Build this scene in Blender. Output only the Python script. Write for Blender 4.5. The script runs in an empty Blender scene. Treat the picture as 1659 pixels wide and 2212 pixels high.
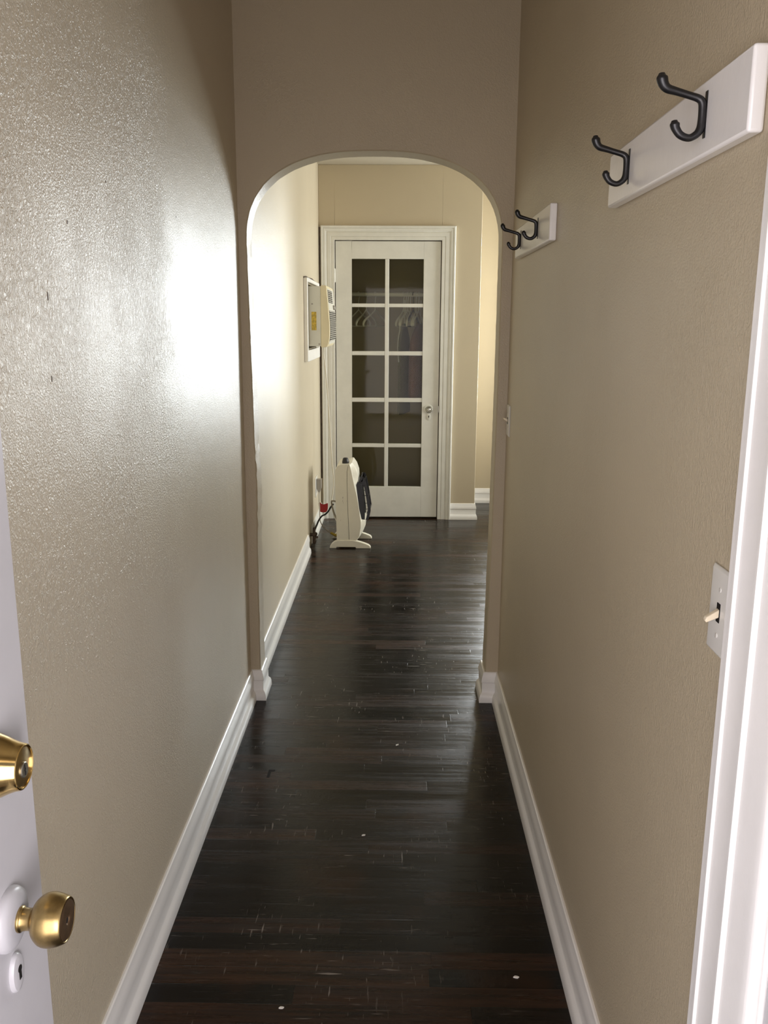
import bpy, bmesh, math, random
from mathutils import Vector, Matrix

random.seed(7)
S = bpy.context.scene
COL = S.collection
PI = math.pi

# ----------------------------------------------------------------- helpers
def obj(name, bm, mat, parent=None, smooth=True, bevel=0.0, seg=2, angle=40):
    """links a bmesh given in world space as ONE mesh object under its parent"""
    me = bpy.data.meshes.new(name)
    if parent is not None:
        w = world_loc(parent)
        bmesh.ops.translate(bm, verts=bm.verts, vec=-w)
    bmesh.ops.recalc_face_normals(bm, faces=bm.faces)
    bm.to_mesh(me)
    bm.free()
    for m in (mat if isinstance(mat, (list, tuple)) else [mat]):
        me.materials.append(m)
    o = bpy.data.objects.new(name, me)
    COL.objects.link(o)
    if parent is not None:
        o.parent = parent
    if bevel > 0:
        b = o.modifiers.new('bevel', 'BEVEL')
        b.width = bevel
        b.segments = seg
        b.limit_method = 'ANGLE'
        b.angle_limit = math.radians(35)
        b.harden_normals = False
    if smooth:
        for p in me.polygons:
            p.use_smooth = True
        try:
            me.set_sharp_from_angle(angle=math.radians(angle))
        except Exception:
            pass
    return o

def world_loc(o):
    v = Vector((0, 0, 0))
    while o is not None:
        v += o.location
        o = o.parent
    return v

def empty(name, loc):
    o = bpy.data.objects.new(name, None)
    o.empty_display_size = 0.05
    o.location = loc
    COL.objects.link(o)
    return o

def tag(o, label, cat, group=None, kind=None):
    o['label'] = label
    o['category'] = cat
    if group:
        o['group'] = group
    if kind:
        o['kind'] = kind
    return o

def struct(o, label, cat):
    return tag(o, label, cat, kind='structure')

def B():
    return bmesh.new()

def box(bm, x0, x1, y0, y1, z0, z1):
    vs = [bm.verts.new((x, y, z)) for x in (x0, x1) for y in (y0, y1) for z in (z0, z1)]
    for f in ((0, 1, 3, 2), (4, 6, 7, 5), (0, 4, 5, 1), (2, 3, 7, 6), (0, 2, 6, 4), (1, 5, 7, 3)):
        bm.faces.new([vs[i] for i in f])
    return vs

def prism(bm, pts, axis, a, b):
    """polygon pts (2-D) extruded from a to b along axis 0/1/2"""
    def mk(p, v):
        if axis == 0: return (v, p[0], p[1])
        if axis == 1: return (p[0], v, p[1])
        return (p[0], p[1], v)
    v0 = [bm.verts.new(mk(p, a)) for p in pts]
    v1 = [bm.verts.new(mk(p, b)) for p in pts]
    n = len(pts)
    bm.faces.new(v0)
    bm.faces.new(v1[::-1])
    for i in range(n):
        bm.faces.new((v0[i], v1[i], v1[(i + 1) % n], v0[(i + 1) % n]))

def ring_prism(bm, outer, inner, axis, a, b):
    """closed ring between two loops of equal length, extruded along axis"""
    def mk(p, v):
        if axis == 0: return (v, p[0], p[1])
        if axis == 1: return (p[0], v, p[1])
        return (p[0], p[1], v)
    O0 = [bm.verts.new(mk(p, a)) for p in outer]; O1 = [bm.verts.new(mk(p, b)) for p in outer]
    I0 = [bm.verts.new(mk(p, a)) for p in inner]; I1 = [bm.verts.new(mk(p, b)) for p in inner]
    n = len(outer)
    for i in range(n):
        j = (i + 1) % n
        bm.faces.new((O0[i], O0[j], I0[j], I0[i]))
        bm.faces.new((O1[i], I1[i], I1[j], O1[j]))
        bm.faces.new((O0[i], O1[i], O1[j], O0[j]))
        bm.faces.new((I0[i], I0[j], I1[j], I1[i]))

def lathe(bm, prof, origin, axis, n=40, up=None, sx=1.0, sy=1.0):
    """profile [(distance along axis, radius)] revolved about axis"""
    ax = Vector(axis).normalized()
    u = ax.orthogonal().normalized() if up is None else Vector(up).normalized()
    w = ax.cross(u)
    og = Vector(origin)
    rings = []
    for d, r in prof:
        if r < 1e-6:
            rings.append([bm.verts.new(og + ax * d)])
        else:
            rings.append([bm.verts.new(og + ax * d + u * (r * sx * math.cos(2 * PI * k / n)) + w * (r * sy * math.sin(2 * PI * k / n))) for k in range(n)])
    for A, Bn in zip(rings[:-1], rings[1:]):
        for k in range(n):
            j = (k + 1) % n
            if len(A) == 1 and len(Bn) == 1: continue
            if len(A) == 1: bm.faces.new((A[0], Bn[j], Bn[k]))
            elif len(Bn) == 1: bm.faces.new((A[k], A[j], Bn[0]))
            else: bm.faces.new((A[k], A[j], Bn[j], Bn[k]))
    if len(rings[0]) > 1: bm.faces.new(rings[0][::-1])
    if len(rings[-1]) > 1: bm.faces.new(rings[-1])

def spline(pts, sub=8):
    """Catmull-Rom through pts of any dimension"""
    out = []
    n = len(pts)
    for i in range(n - 1):
        p0 = pts[max(i - 1, 0)]; p1 = pts[i]; p2 = pts[i + 1]; p3 = pts[min(i + 2, n - 1)]
        for k in range(sub):
            t = k / sub
            out.append(tuple(0.5 * ((2 * b) + (-a + c) * t + (2 * a - 5 * b + 4 * c - d) * t * t + (-a + 3 * b - 3 * c + d) * t ** 3) for a, b, c, d in zip(p0, p1, p2, p3)))
    out.append(tuple(pts[-1]))
    return out

def tube(bm, pts, n=10, r=None, flat=None):
    """tube along pts; points are (x, y, z, radius) or (x, y, z) with r"""
    P = [Vector(p[:3]) for p in pts]
    Rr = [p[3] if len(p) > 3 else r for p in pts]
    T = []
    for i in range(len(P)):
        a = P[max(i - 1, 0)]; b = P[min(i + 1, len(P) - 1)]
        T.append((b - a).normalized())
    u = T[0].orthogonal().normalized()
    rings = []
    for i, p in enumerate(P):
        if i:
            q = T[i - 1].rotation_difference(T[i])
            u = q @ u
            u = (u - T[i] * u.dot(T[i])).normalized()
        w = T[i].cross(u)
        rings.append([bm.verts.new(p + (u * math.cos(2 * PI * k / n) + w * math.sin(2 * PI * k / n)) * Rr[i]) for k in range(n)])
    for A, Bn in zip(rings[:-1], rings[1:]):
        for k in range(n):
            j = (k + 1) % n
            bm.faces.new((A[k], A[j], Bn[j], Bn[k]))
    for ring, p, t, rr, s in ((rings[0], P[0], T[0], Rr[0], -1), (rings[-1], P[-1], T[-1], Rr[-1], 1)):
        c = bm.verts.new(p + t * s * rr * 0.7)
        mid = [bm.verts.new(p + t * s * rr * 0.5 + (v.co - p) * 0.75) for v in ring]
        for k in range(n):
            j = (k + 1) % n
            bm.faces.new((ring[k], ring[j], mid[j], mid[k]))
            bm.faces.new((mid[k], mid[j], c))

def sweep(bm, prof, path, z0=0.0):
    """moulding: profile [(offset from wall, height)] carried along a floor path, room on the right-hand side"""
    n = len(path)
    dirs = [(Vector(path[i + 1]) - Vector(path[i])).normalized() for i in range(n - 1)]
    nr = [Vector((d.y, -d.x)) for d in dirs]
    rings = []
    for i in range(n):
        if i == 0: m = nr[0]
        elif i == n - 1: m = nr[-1]
        else: m = (nr[i - 1] + nr[i]) / (1 + nr[i - 1].dot(nr[i]))
        rings.append([bm.verts.new((path[i][0] + m.x * o, path[i][1] + m.y * o, z0 + h)) for o, h in prof])
    k = len(prof)
    for A, Bn in zip(rings[:-1], rings[1:]):
        for i in range(k - 1):
            bm.faces.new((A[i], A[i + 1], Bn[i + 1], Bn[i]))
        bm.faces.new((A[k - 1], A[0], Bn[0], Bn[k - 1]))
    bm.faces.new(rings[0][::-1])
    bm.faces.new(rings[-1])

# --------------------------------------------------------------- materials
def mat(name):
    m = bpy.data.materials.new(name)
    m.use_nodes = True
    nt = m.node_tree
    b = nt.nodes['Principled BSDF']
    return m, nt, b

def srgb(r, g, b):
    f = lambda c: (c / 255 / 12.92) if c / 255 <= 0.04045 else ((c / 255 + 0.055) / 1.055) ** 2.4
    return (f(r), f(g), f(b), 1)

class N:
    def __init__(s, nt): s.nt = nt
    def node(s, t, **k):
        n = s.nt.nodes.new(t)
        for a, v in k.items(): setattr(n, a, v)
        return n
    def lk(s, a, b): s.nt.links.new(a, b)
    def math(s, op, a, b=None, c=None):
        n = s.node('ShaderNodeMath', operation=op)
        for i, v in enumerate((a, b, c)):
            if v is None: continue
            if isinstance(v, (int, float)): n.inputs[i].default_value = v
            else: s.lk(v, n.inputs[i])
        return n.outputs[0]
    def noise(s, vec, scale, detail=3, rough=0.5, dist=0.0):
        n = s.node('ShaderNodeTexNoise')
        n.inputs['Scale'].default_value = scale
        n.inputs['Detail'].default_value = detail
        n.inputs['Roughness'].default_value = rough
        n.inputs['Distortion'].default_value = dist
        if vec is not None: s.lk(vec, n.inputs['Vector'])
        return n.outputs['Fac']
    def ramp(s, v, stops):
        n = s.node('ShaderNodeValToRGB')
        e = n.color_ramp.elements
        while len(e) < len(stops): e.new(0.5)
        for i, (p, c) in enumerate(stops):
            e[i].position = p
            e[i].color = c if len(c) == 4 else (*c, 1)
        s.lk(v, n.inputs[0])
        return n.outputs[0]
    def mix(s, f, a, b, mode='MIX'):
        n = s.node('ShaderNodeMix', data_type='RGBA', blend_type=mode)
        for i, v in ((0, f), (6, a), (7, b)):
            if isinstance(v, (int, float)): n.inputs[i].default_value = v
            elif isinstance(v, tuple): n.inputs[i].default_value = v
            else: s.lk(v, n.inputs[i])
        return n.outputs[2]
    def mapr(s, v, a, b, c, d):
        n = s.node('ShaderNodeMapRange')
        s.lk(v, n.inputs[0])
        for i, x in enumerate((a, b, c, d)): n.inputs[i + 1].default_value = x
        return n.outputs[0]

def simple(name, col, rough=0.4, metal=0.0, bump=0.0, bscale=200, var=0.0, vscale=8, spec=0.5, coat=0.0):
    m, nt, b = mat(name)
    n = N(nt)
    b.inputs['Base Color'].default_value = col
    b.inputs['Roughness'].default_value = rough
    b.inputs['Metallic'].default_value = metal
    b.inputs['Specular IOR Level'].default_value = spec
    b.inputs['Coat Weight'].default_value = coat
    pos = n.node('ShaderNodeNewGeometry').outputs['Position']
    if var:
        f = n.noise(pos, vscale, 5, 0.6)
        d = tuple(c * (1 - var) for c in col[:3]) + (1,)
        l = tuple(min(1, c * (1 + var)) for c in col[:3]) + (1,)
        n.lk(n.ramp(f, [(0.3, d), (0.7, l)]), b.inputs['Base Color'])
    if bump:
        bp = n.node('ShaderNodeBump')
        bp.inputs['Strength'].default_value = bump
        bp.inputs['Distance'].default_value = 0.002
        n.lk(n.noise(pos, bscale, 4, 0.6), bp.inputs['Height'])
        n.lk(bp.outputs[0], b.inputs['Normal'])
    return m

def scuffed(name, col, rough):
    """enamel with a few grey rub marks"""
    m, nt, b = mat(name)
    n = N(nt)
    pos = n.node('ShaderNodeNewGeometry').outputs['Position']
    mp = n.node('ShaderNodeMapping'); mp.inputs['Scale'].default_value = (1.6, 1, 0.55); mp.inputs['Rotation'].default_value = (0, 0.3, 0)
    n.lk(pos, mp.inputs[0])
    k = n.mapr(n.noise(mp.outputs[0], 38, 3, 0.6), 0.70, 0.76, 0, 0.75)
    d = n.mapr(n.noise(pos, 9, 4, 0.6), 0.35, 0.75, 0, 0.22)
    c = n.mix(d, col, tuple(v * 0.72 for v in col[:3]) + (1,))
    n.lk(n.mix(k, c, (0.13, 0.11, 0.09, 1)), b.inputs['Base Color'])
    b.inputs['Roughness'].default_value = rough
    return m

def wall_paint(name, col, rough, strength, big=1.0, smooth_from=None):
    """satin paint over rolled, scraped plaster"""
    m, nt, b = mat(name)
    n = N(nt)
    pos = n.node('ShaderNodeNewGeometry').outputs['Position']
    c1 = tuple(c * 0.96 for c in col[:3]) + (1,)
    c2 = tuple(min(1, c * 1.03) for c in col[:3]) + (1,)
    n.lk(n.ramp(n.noise(pos, 1.6, 4, 0.6), [(0.3, c1), (0.7, c2)]), b.inputs['Base Color'])
    b.inputs['Roughness'].default_value = rough
    # orange-peel stipple, roller runs stretched in height, soft trowel waves
    st = n.node('ShaderNodeMapping'); st.inputs['Scale'].default_value = (1, 1, 0.68)
    n.lk(pos, st.inputs[0])
    fine = n.noise(pos, 260, 2, 0.5)
    runs = n.noise(st.outputs[0], 95, 3, 0.6, 0.9)
    runs = n.math('POWER', n.math('ABSOLUTE', n.math('SUBTRACT', runs, 0.5)), 0.8)
    patch = n.mapr(n.noise(pos, 2.3, 3, 0.55), 0.35, 0.65, 0.25, 1.0)
    wave = n.noise(pos, 9, 2, 0.5)
    if smooth_from is not None:      # the wall was re-skimmed beyond this point: finer texture there
        sp = n.node('ShaderNodeSeparateXYZ'); n.lk(pos, sp.inputs[0])
        yy = n.math('ADD', sp.outputs[1], n.math('MULTIPLY', n.math('SUBTRACT', n.noise(pos, 4, 3, 0.6), 0.5), 0.5))
        k = n.mapr(yy, smooth_from - 0.12, smooth_from + 0.12, 1.0, 0.28)
        patch = n.math('MULTIPLY', patch, k)
        fine = n.math('MULTIPLY', fine, n.mapr(k, 0.28, 1.0, 0.5, 1.0))
    h = n.math('ADD', n.math('MULTIPLY', fine, 0.42), n.math('MULTIPLY', n.math('MULTIPLY', runs, patch), 1.1 * big))
    h = n.math('ADD', h, n.math('MULTIPLY', wave, 0.35))
    bp = n.node('ShaderNodeBump')
    bp.inputs['Strength'].default_value = strength
    bp.inputs['Distance'].default_value = 0.003
    n.lk(h, bp.inputs['Height'])
    n.lk(bp.outputs[0], b.inputs['Normal'])
    return m

def floor_mat():
    m, nt, b = mat('dark_oak_strip_floor')
    n = N(nt)
    pos = n.node('ShaderNodeNewGeometry').outputs['Position']
    sp = n.node('ShaderNodeSeparateXYZ'); n.lk(pos, sp.inputs[0])
    X, Y = sp.outputs[0], sp.outputs[1]
    W = 0.0575
    ry = n.math('DIVIDE', Y, W)
    row = n.math('FLOOR', ry)
    fy = n.math('FRACT', ry)
    wn = n.node('ShaderNodeTexWhiteNoise', noise_dimensions='1D'); n.lk(row, wn.inputs['W'])
    rx = n.math('ADD', n.math('DIVIDE', X, 0.74), n.math('MULTIPLY', wn.outputs[0], 9.0))
    col_ = n.math('FLOOR', rx)
    fx = n.math('FRACT', rx)
    cb = n.node('ShaderNodeCombineXYZ'); n.lk(row, cb.inputs[0]); n.lk(col_, cb.inputs[1])
    w2 = n.node('ShaderNodeTexWhiteNoise', noise_dimensions='2D'); n.lk(cb.outputs[0], w2.inputs['Vector'])
    rnd = w2.outputs[0]
    # grain runs along x
    mp = n.node('ShaderNodeMapping'); mp.inputs['Scale'].default_value = (2.2, 46, 1)
    n.lk(pos, mp.inputs[0])
    sh = n.node('ShaderNodeVectorMath', operation='ADD'); n.lk(mp.outputs[0], sh.inputs[0])
    sc = n.node('ShaderNodeVectorMath', operation='SCALE'); n.lk(w2.outputs['Color'], sc.inputs[0]); sc.inputs['Scale'].default_value = 30
    n.lk(sc.outputs[0], sh.inputs[1])
    grain = n.noise(sh.outputs[0], 1.6, 6, 0.65, 0.4)
    blot = n.noise(pos, 3.2, 4, 0.6)
    base = n.ramp(rnd, [(0.0, srgb(9, 6, 5)), (0.4, srgb(17, 11, 8)), (0.75, srgb(31, 19, 12)), (0.9, srgb(48, 28, 18)), (1.0, srgb(58, 37, 22))])
    c = n.mix(n.mapr(grain, 0.38, 0.66, 0.0, 0.85), base, srgb(6, 4, 3))
    c = n.mix(n.mapr(blot, 0.55, 0.72, 0.0, 0.45), c, srgb(62, 34, 14))
    # scuffs: thin pale scratches and rubbed patches
    def scratch(scale, rot, lo, hi):
        ms = n.node('ShaderNodeMapping'); ms.inputs['Scale'].default_value = scale; ms.inputs['Rotation'].default_value = (0, 0, rot)
        n.lk(pos, ms.inputs[0])
        return n.mapr(n.noise(ms.outputs[0], 1.0, 2, 0.5), lo, hi, 0, 1)
    area = n.mapr(n.noise(pos, 2.1, 3, 0.6), 0.46, 0.64, 0.0, 1.0)
    scr = n.math('MAXIMUM', scratch((95, 11, 1), 0.2, 0.67, 0.75), scratch((10, 120, 1), -0.1, 0.66, 0.75))
    scr = n.math('MAXIMUM', scr, scratch((110, 16, 1), -0.5, 0.68, 0.76))
    scr = n.math('MULTIPLY', scr, n.math('MULTIPLY', area, 0.9))
    rub = n.math('MULTIPLY', n.mapr(n.noise(sh.outputs[0], 0.9, 5, 0.7), 0.50, 0.72, 0, 0.20), area)
    c = n.mix(rub, c, srgb(84, 78, 74))
    c = n.mix(scr, c, srgb(150, 142, 134))
    # joints
    ey = n.math('MINIMUM', fy, n.math('SUBTRACT', 1.0, fy))
    ex = n.math('MULTIPLY', n.math('MINIMUM', fx, n.math('SUBTRACT', 1.0, fx)), 0.74 / W)
    edge = n.math('MINIMUM', ey, ex)
    gap = n.math('MULTIPLY', n.mapr(edge, 0.006, 0.024, 1.0, 0.0), n.mapr(n.noise(pos, 5, 2, 0.5), 0.42, 0.62, 0.05, 1.0))
    c = n.mix(n.math('MULTIPLY', gap, 0.85), c, srgb(4, 3, 3))
    n.lk(c, b.inputs['Base Color'])
    r = n.mapr(n.noise(sh.outputs[0], 1.3, 5, 0.7), 0.3, 0.7, 0.15, 0.34)
    r = n.math('ADD', r, n.math('MULTIPLY', n.math('SUBTRACT', w2.outputs['Value'], 0.5), 0.10))
    r = n.math('ADD', r, n.math('MULTIPLY', scr, 0.2))
    n.lk(r, b.inputs['Roughness'])
    b.inputs['Specular IOR Level'].default_value = 0.25
    tilt = n.math('MULTIPLY', fy, n.math('SUBTRACT', rnd, 0.5))
    h = n.math('SUBTRACT', n.math('MULTIPLY', grain, 0.16), n.math('MULTIPLY', gap, 0.15))
    h = n.math('ADD', h, n.math('MULTIPLY', tilt, 0.35))
    h = n.math('ADD', h, n.math('MULTIPLY', n.noise(pos, 14, 3, 0.5), 0.55))
    h = n.math('ADD', h, n.math('MULTIPLY', n.noise(pos, 70, 4, 0.7), 0.30))
    bp = n.node('ShaderNodeBump'); bp.inputs['Strength'].default_value = 0.35; bp.inputs['Distance'].default_value = 0.003
    n.lk(h, bp.inputs['Height'])
    n.lk(bp.outputs[0], b.inputs['Normal'])
    return m

def glass_mat(name, tint=(1, 1, 1, 1), rough=0.02, refl=1.0):
    m, nt, b = mat(name)
    nt.nodes.remove(b)
    n = N(nt)
    out = nt.nodes['Material Output']
    tr = n.node('ShaderNodeBsdfTransparent'); tr.inputs[0].default_value = tint
    gl = n.node('ShaderNodeBsdfGlossy'); gl.inputs['Roughness'].default_value = rough
    fr = n.node('ShaderNodeFresnel'); fr.inputs[0].default_value = 1.5
    pos = n.node('ShaderNodeNewGeometry').outputs['Position']
    bp = n.node('ShaderNodeBump'); bp.inputs['Strength'].default_value = 0.05; bp.inputs['Distance'].default_value = 0.004
    n.lk(n.noise(pos, 9, 2, 0.5), bp.inputs['Height'])
    n.lk(bp.outputs[0], gl.inputs['Normal'])
    mx = n.node('ShaderNodeMixShader')
    n.lk(n.math('MULTIPLY', fr.outputs[0], refl), mx.inputs[0]); n.lk(tr.outputs[0], mx.inputs[1]); n.lk(gl.outputs[0], mx.inputs[2])
    n.lk(mx.outputs[0], out.inputs[0])
    return m

CREAM = (0.53, 0.455, 0.325, 1)
M = {}
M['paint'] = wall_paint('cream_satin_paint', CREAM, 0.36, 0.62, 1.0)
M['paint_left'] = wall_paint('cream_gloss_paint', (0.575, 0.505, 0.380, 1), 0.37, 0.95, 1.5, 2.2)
M['paint_far'] = wall_paint('cream_paint_smooth', CREAM, 0.42, 0.15, 0.5)
M['ceiling'] = simple('ceiling_paint', (0.47, 0.43, 0.35, 1), 0.6, bump=0.15, bscale=120)
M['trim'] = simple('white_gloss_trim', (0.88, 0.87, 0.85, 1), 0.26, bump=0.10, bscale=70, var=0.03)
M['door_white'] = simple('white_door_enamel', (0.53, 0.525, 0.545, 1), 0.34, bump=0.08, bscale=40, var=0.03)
M['old_white'] = simple('worn_white_enamel', (0.74, 0.735, 0.685, 1), 0.36, bump=0.12, bscale=50, var=0.05)
M['floor'] = floor_mat()
M['glass'] = glass_mat('old_pane_glass', (0.83, 0.83, 0.76, 1), 0.03, 0.20)
M['winglass'] = glass_mat('window_glass', (0.97, 0.98, 0.98, 1), 0.01)
M['brass'] = simple('polished_brass', (0.80, 0.58, 0.24, 1), 0.16, 1.0, bump=0.03, bscale=60)
M['old_brass'] = simple('worn_brass', (0.41, 0.295, 0.125, 1), 0.30, 1.0, var=0.25, vscale=45, bump=0.05, bscale=120)
M['dark_brass'] = simple('tarnished_brass', (0.20, 0.13, 0.075, 1), 0.42, 0.9, var=0.2, vscale=60)
M['steel'] = simple('dull_steel', (0.42, 0.41, 0.36, 1), 0.35, 1.0, var=0.1)
M['dark'] = simple('dark_void', (0.012, 0.010, 0.009, 1), 0.8, spec=0.2)
M['black'] = simple('black_enamel', (0.010, 0.010, 0.011, 1), 0.30, bump=0.05, bscale=150)
M['black_matte'] = simple('black_plastic', (0.016, 0.016, 0.018, 1), 0.5)
M['heater'] = scuffed('almond_enamel', (0.80, 0.775, 0.665, 1), 0.26)
M['ceramic'] = simple('ceramic_plaque', (0.72, 0.70, 0.64, 1), 0.7, bump=0.3, bscale=300)
M['ac_metal'] = simple('off_white_sheet_metal', (0.68, 0.66, 0.58, 1), 0.45, bump=0.04, var=0.04)
M['ac_cream'] = simple('yellowed_cream_plastic', (0.74, 0.65, 0.43, 1), 0.35, var=0.04)
M['ac_front'] = simple('light_grey_plastic', (0.62, 0.60, 0.53, 1), 0.42)
M['ac_dark'] = simple('dark_grille_backing', (0.035, 0.028, 0.02, 1), 0.6)
M['sticker'] = simple('yellow_foil_label', (0.56, 0.38, 0.02, 1), 0.35, var=0.45, vscale=70)
M['grey_plastic'] = simple('grey_plastic', (0.33, 0.30, 0.26, 1), 0.45)
M['cord_white'] = simple('ivory_cord', (0.62, 0.58, 0.48, 1), 0.45)
M['cord_grey'] = simple('grey_cord', (0.33, 0.30, 0.24, 1), 0.45)
M['red'] = simple('red_tag_card', (0.35, 0.012, 0.012, 1), 0.5)
M['yellow'] = simple('yellow_coating', (0.42, 0.30, 0.02, 1), 0.45)
M['rust'] = simple('rusty_iron', (0.07, 0.045, 0.03, 1), 0.65, var=0.4, vscale=60)
M['hanger'] = simple('white_hanger_plastic', (0.92, 0.92, 0.88, 1), 0.35)
M['hanger_dark'] = simple('black_hanger_plastic', (0.02, 0.02, 0.022, 1), 0.4)
M['coat_brown'] = simple('russet_wool', (0.20, 0.095, 0.06, 1), 0.9, bump=0.5, bscale=260, var=0.15)
M['shirt'] = simple('grey_green_cotton', (0.20, 0.20, 0.13, 1), 0.85, bump=0.3, bscale=200, var=0.1)
M['ribbon'] = simple('white_satin_ribbon', (0.72, 0.72, 0.68, 1), 0.4)
M['gap_shade'] = simple('brown_gap_shade', (0.13, 0.10, 0.075, 1), 0.7, var=0.3, vscale=25)  # dark brown holding the shade of the closet gap and jamb
M['plate'] = simple('white_switch_plastic', (0.74, 0.73, 0.69, 1), 0.28)
M['ivory'] = simple('ivory_toggle', (0.80, 0.70, 0.52, 1), 0.3)
M['chip'] = simple('paint_flake_white', (0.8, 0.78, 0.72, 1), 0.6)

# ------------------------------------------------------- measures of the place
XL, XR = -0.580, 0.420           # corridor walls
YA, YB = 3.29, 3.41              # arch partition
YF = 6.65                        # far wall with the closet door
YK = 7.30                        # wall of the alcove behind
XE = 2.35                        # right end of the far room
ZC = 2.623

# -------------------------------------------------------------------- shell
bm = B(); box(bm, -0.75, 2.6, -1.6, 7.45, -0.06, 0.0)
FL = struct(obj('floor', bm, M['floor'], smooth=False), 'dark stained wood strip floor running through hall and room', 'floor')
bm = B()
prism(bm, [(-.4275, 2.660), (-.418, 2.660), (-.4165, 2.700), (-.405, 2.702), (-.405, 2.712), (-.4265, 2.712)], 2, 0.0, 0.0006)
obj('plank_gap', bm, M['dark'], FL, smooth=False)
bm = B(); box(bm, -0.75, 2.6, -0.14, 7.45, ZC, ZC + 0.08)
struct(obj('ceiling', bm, M['ceiling'], smooth=False), 'plain painted ceiling over hall and far room', 'ceiling')

NICKS = [(1.473, 1.541, 0.0030, 2.6), (1.585, 1.671, 0.0026, 1.6), (1.464, 1.406, 0.0026, 2.2), (1.810, 1.772, 0.0026, 1.0), (2.370, 1.770, 0.0026, 1.2)]
# left wall, with the through-wall opening for the air conditioner
AY0, AY1, AZ0, AZ1 = 5.735, 6.320, 1.335, 1.748
bm = B()
box(bm, XL - 0.14, XL, -0.14, AY0, 0, ZC)
box(bm, XL - 0.14, XL, AY1, YK + 0.12, 0, ZC)
box(bm, XL - 0.14, XL, AY0, AY1, 0, AZ0)
box(bm, XL - 0.14, XL, AY0, AY1, AZ1, ZC)
bmesh.ops.remove_doubles(bm, verts=bm.verts, dist=1e-5)
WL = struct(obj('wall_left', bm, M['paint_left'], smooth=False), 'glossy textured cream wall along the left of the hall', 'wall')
for y, z, r, st in NICKS:
    bm = B()
    prism(bm, [(y + r * math.cos(a) * 0.6, z + r * st * math.sin(a)) for a in (0.2, 1.2, 2.0, 3.1, 4.2, 5.4)], 0, XL - 0.001, XL + 0.0006)
    obj('nick', bm, M['rust'], WL, smooth=False)

# right corridor wall with the doorway beside the camera
DY0, DY1, DZ = 0.085, 0.861, 2.06
bm = B()
box(bm, XR, XR + 0.14, -0.14, DY0, 0, ZC)
box(bm, XR, XR + 0.14, DY1, YA, 0, ZC)
box(bm, XR, XR + 0.14, DY0, DY1, DZ, ZC)
struct(obj('wall_right', bm, M['paint'], smooth=False), 'textured cream wall along the right of the hall', 'wall')

# entry wall around the doorway the camera stands in
bm = B()
box(bm, XL, -0.455, -0.14, 0.06, 0, ZC)
box(bm, 0.39, XR, -0.14, 0.06, 0, ZC)
box(bm, -0.455, 0.39, -0.14, 0.06, 2.08, ZC)
struct(obj('wall_entry', bm, M['paint'], smooth=False), 'cream wall around the entry doorway', 'wall')

# arched partition
def lerp_tab(tab, z):
    if z <= tab[0][0]: return tab[0][1]
    for (a, u), (b, v) in zip(tab[:-1], tab[1:]):
        if z <= b: return u + (v - u) * (z - a) / (b - a)
    return tab[-1][1]
LT = [(0, -.541), (.15, -.541), (.6, -.540), (.80, -.537), (.93, -.5365), (1.02, -.541), (1.3, -.544), (1.8, -.551)]
RT = [(0, .366), (.26, .371), (.64, .376), (1.0, .379), (1.35, .381), (1.8, .381)]
ZS, RX, RZ, XC = 1.78, 0.466, 0.322, -0.085
def arch_loop(seed, amp):
    r = random.Random(seed)
    pts = []
    z = 0.0
    while z < ZS:
        j = amp * (r.random() - 0.5) * (3.0 if 0.72 < z < 1.05 else 1.0)
        pts.append((lerp_tab(LT, z) + j, z)); z += 0.022
    nA = 72
    for k in range(nA + 1):
        t = PI - PI * k / nA
        c, s = math.cos(t), math.sin(t)
        e = 2 / 2.5
        pts.append((XC + RX * math.copysign(abs(c) ** e, c) + amp * 0.5 * (r.random() - .5), ZS + RZ * abs(s) ** e + amp * 0.5 * (r.random() - .5)))
    z = ZS - 0.022
    while z > 0.011:
        pts.append((lerp_tab(RT, z) + amp * 0.6 * (r.random() - 0.5), z)); z -= 0.022
    pts.append((RT[0][1], 0.0))
    return pts
loops = [arch_loop(1, 0.0012), arch_loop(2, 0.0016), arch_loop(3, 0.0012), arch_loop(4, 0.0020), arch_loop(5, 0.0014)]
bm = B()
ys = [YA, YA + 0.005, YA + 0.06, YB - 0.005, YB]
# small plaster bullnose: the outermost loops open up by a few millimetres
def puff(loop, d):
    out = []
    n = len(loop)
    for i, (x, z) in enumerate(loop):
        a = Vector(loop[max(i - 1, 0)]); b = Vector(loop[min(i + 1, n - 1)])
        t = (b - a).normalized()
        nrm = Vector((-t.y, t.x))
        out.append((x + nrm.x * d, max(0, z + nrm.y * d)))
    return out
loops[0] = puff(loops[0], 0.004); loops[4] = puff(loops[4], 0.004)
rows = [[bm.verts.new((x, y, z)) for x, z in L] for L, y in zip(loops, ys)]
for A, Bn in zip(rows[:-1], rows[1:]):
    for i in range(len(A) - 1):
        bm.faces.new((A[i], A[i + 1], Bn[i + 1], Bn[i]))
def arch_face(row, y, x0, x1):
    """flat wall face round the opening: strips to the left, above and to the right"""
    outer = []
    n = len(row)
    for v in row:
        x, z = v.co.x, v.co.z
        if z < ZS - 0.001:
            outer.append((x0 if x < XC else x1, z))
        else:
            t = (x - (XC - RX)) / (2 * RX)
            outer.append((x0 + (x1 - x0) * min(1, max(0, t)), ZC))
    ov = [bm.verts.new((a, y, b)) for a, b in outer]
    for i in range(n - 1):
        a, b = ov[i], ov[i + 1]
        if (a.co - b.co).length < 1e-6:
            bm.faces.new((row[i], row[i + 1], b))
        else:
            bm.faces.new((row[i], row[i + 1], b, a))
    # fill the two upper corners left open where the border jumps from side to top
    for i in range(n - 1):
        a, b = ov[i].co, ov[i + 1].co
        if abs(a.x - b.x) < 0.2 and abs(a.z - b.z) > 0.3:
            cx = x0 if a.x < XC else x1
            c = bm.verts.new((cx, y, ZC))
            bm.faces.new((ov[i], ov[i + 1], c))
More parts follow.
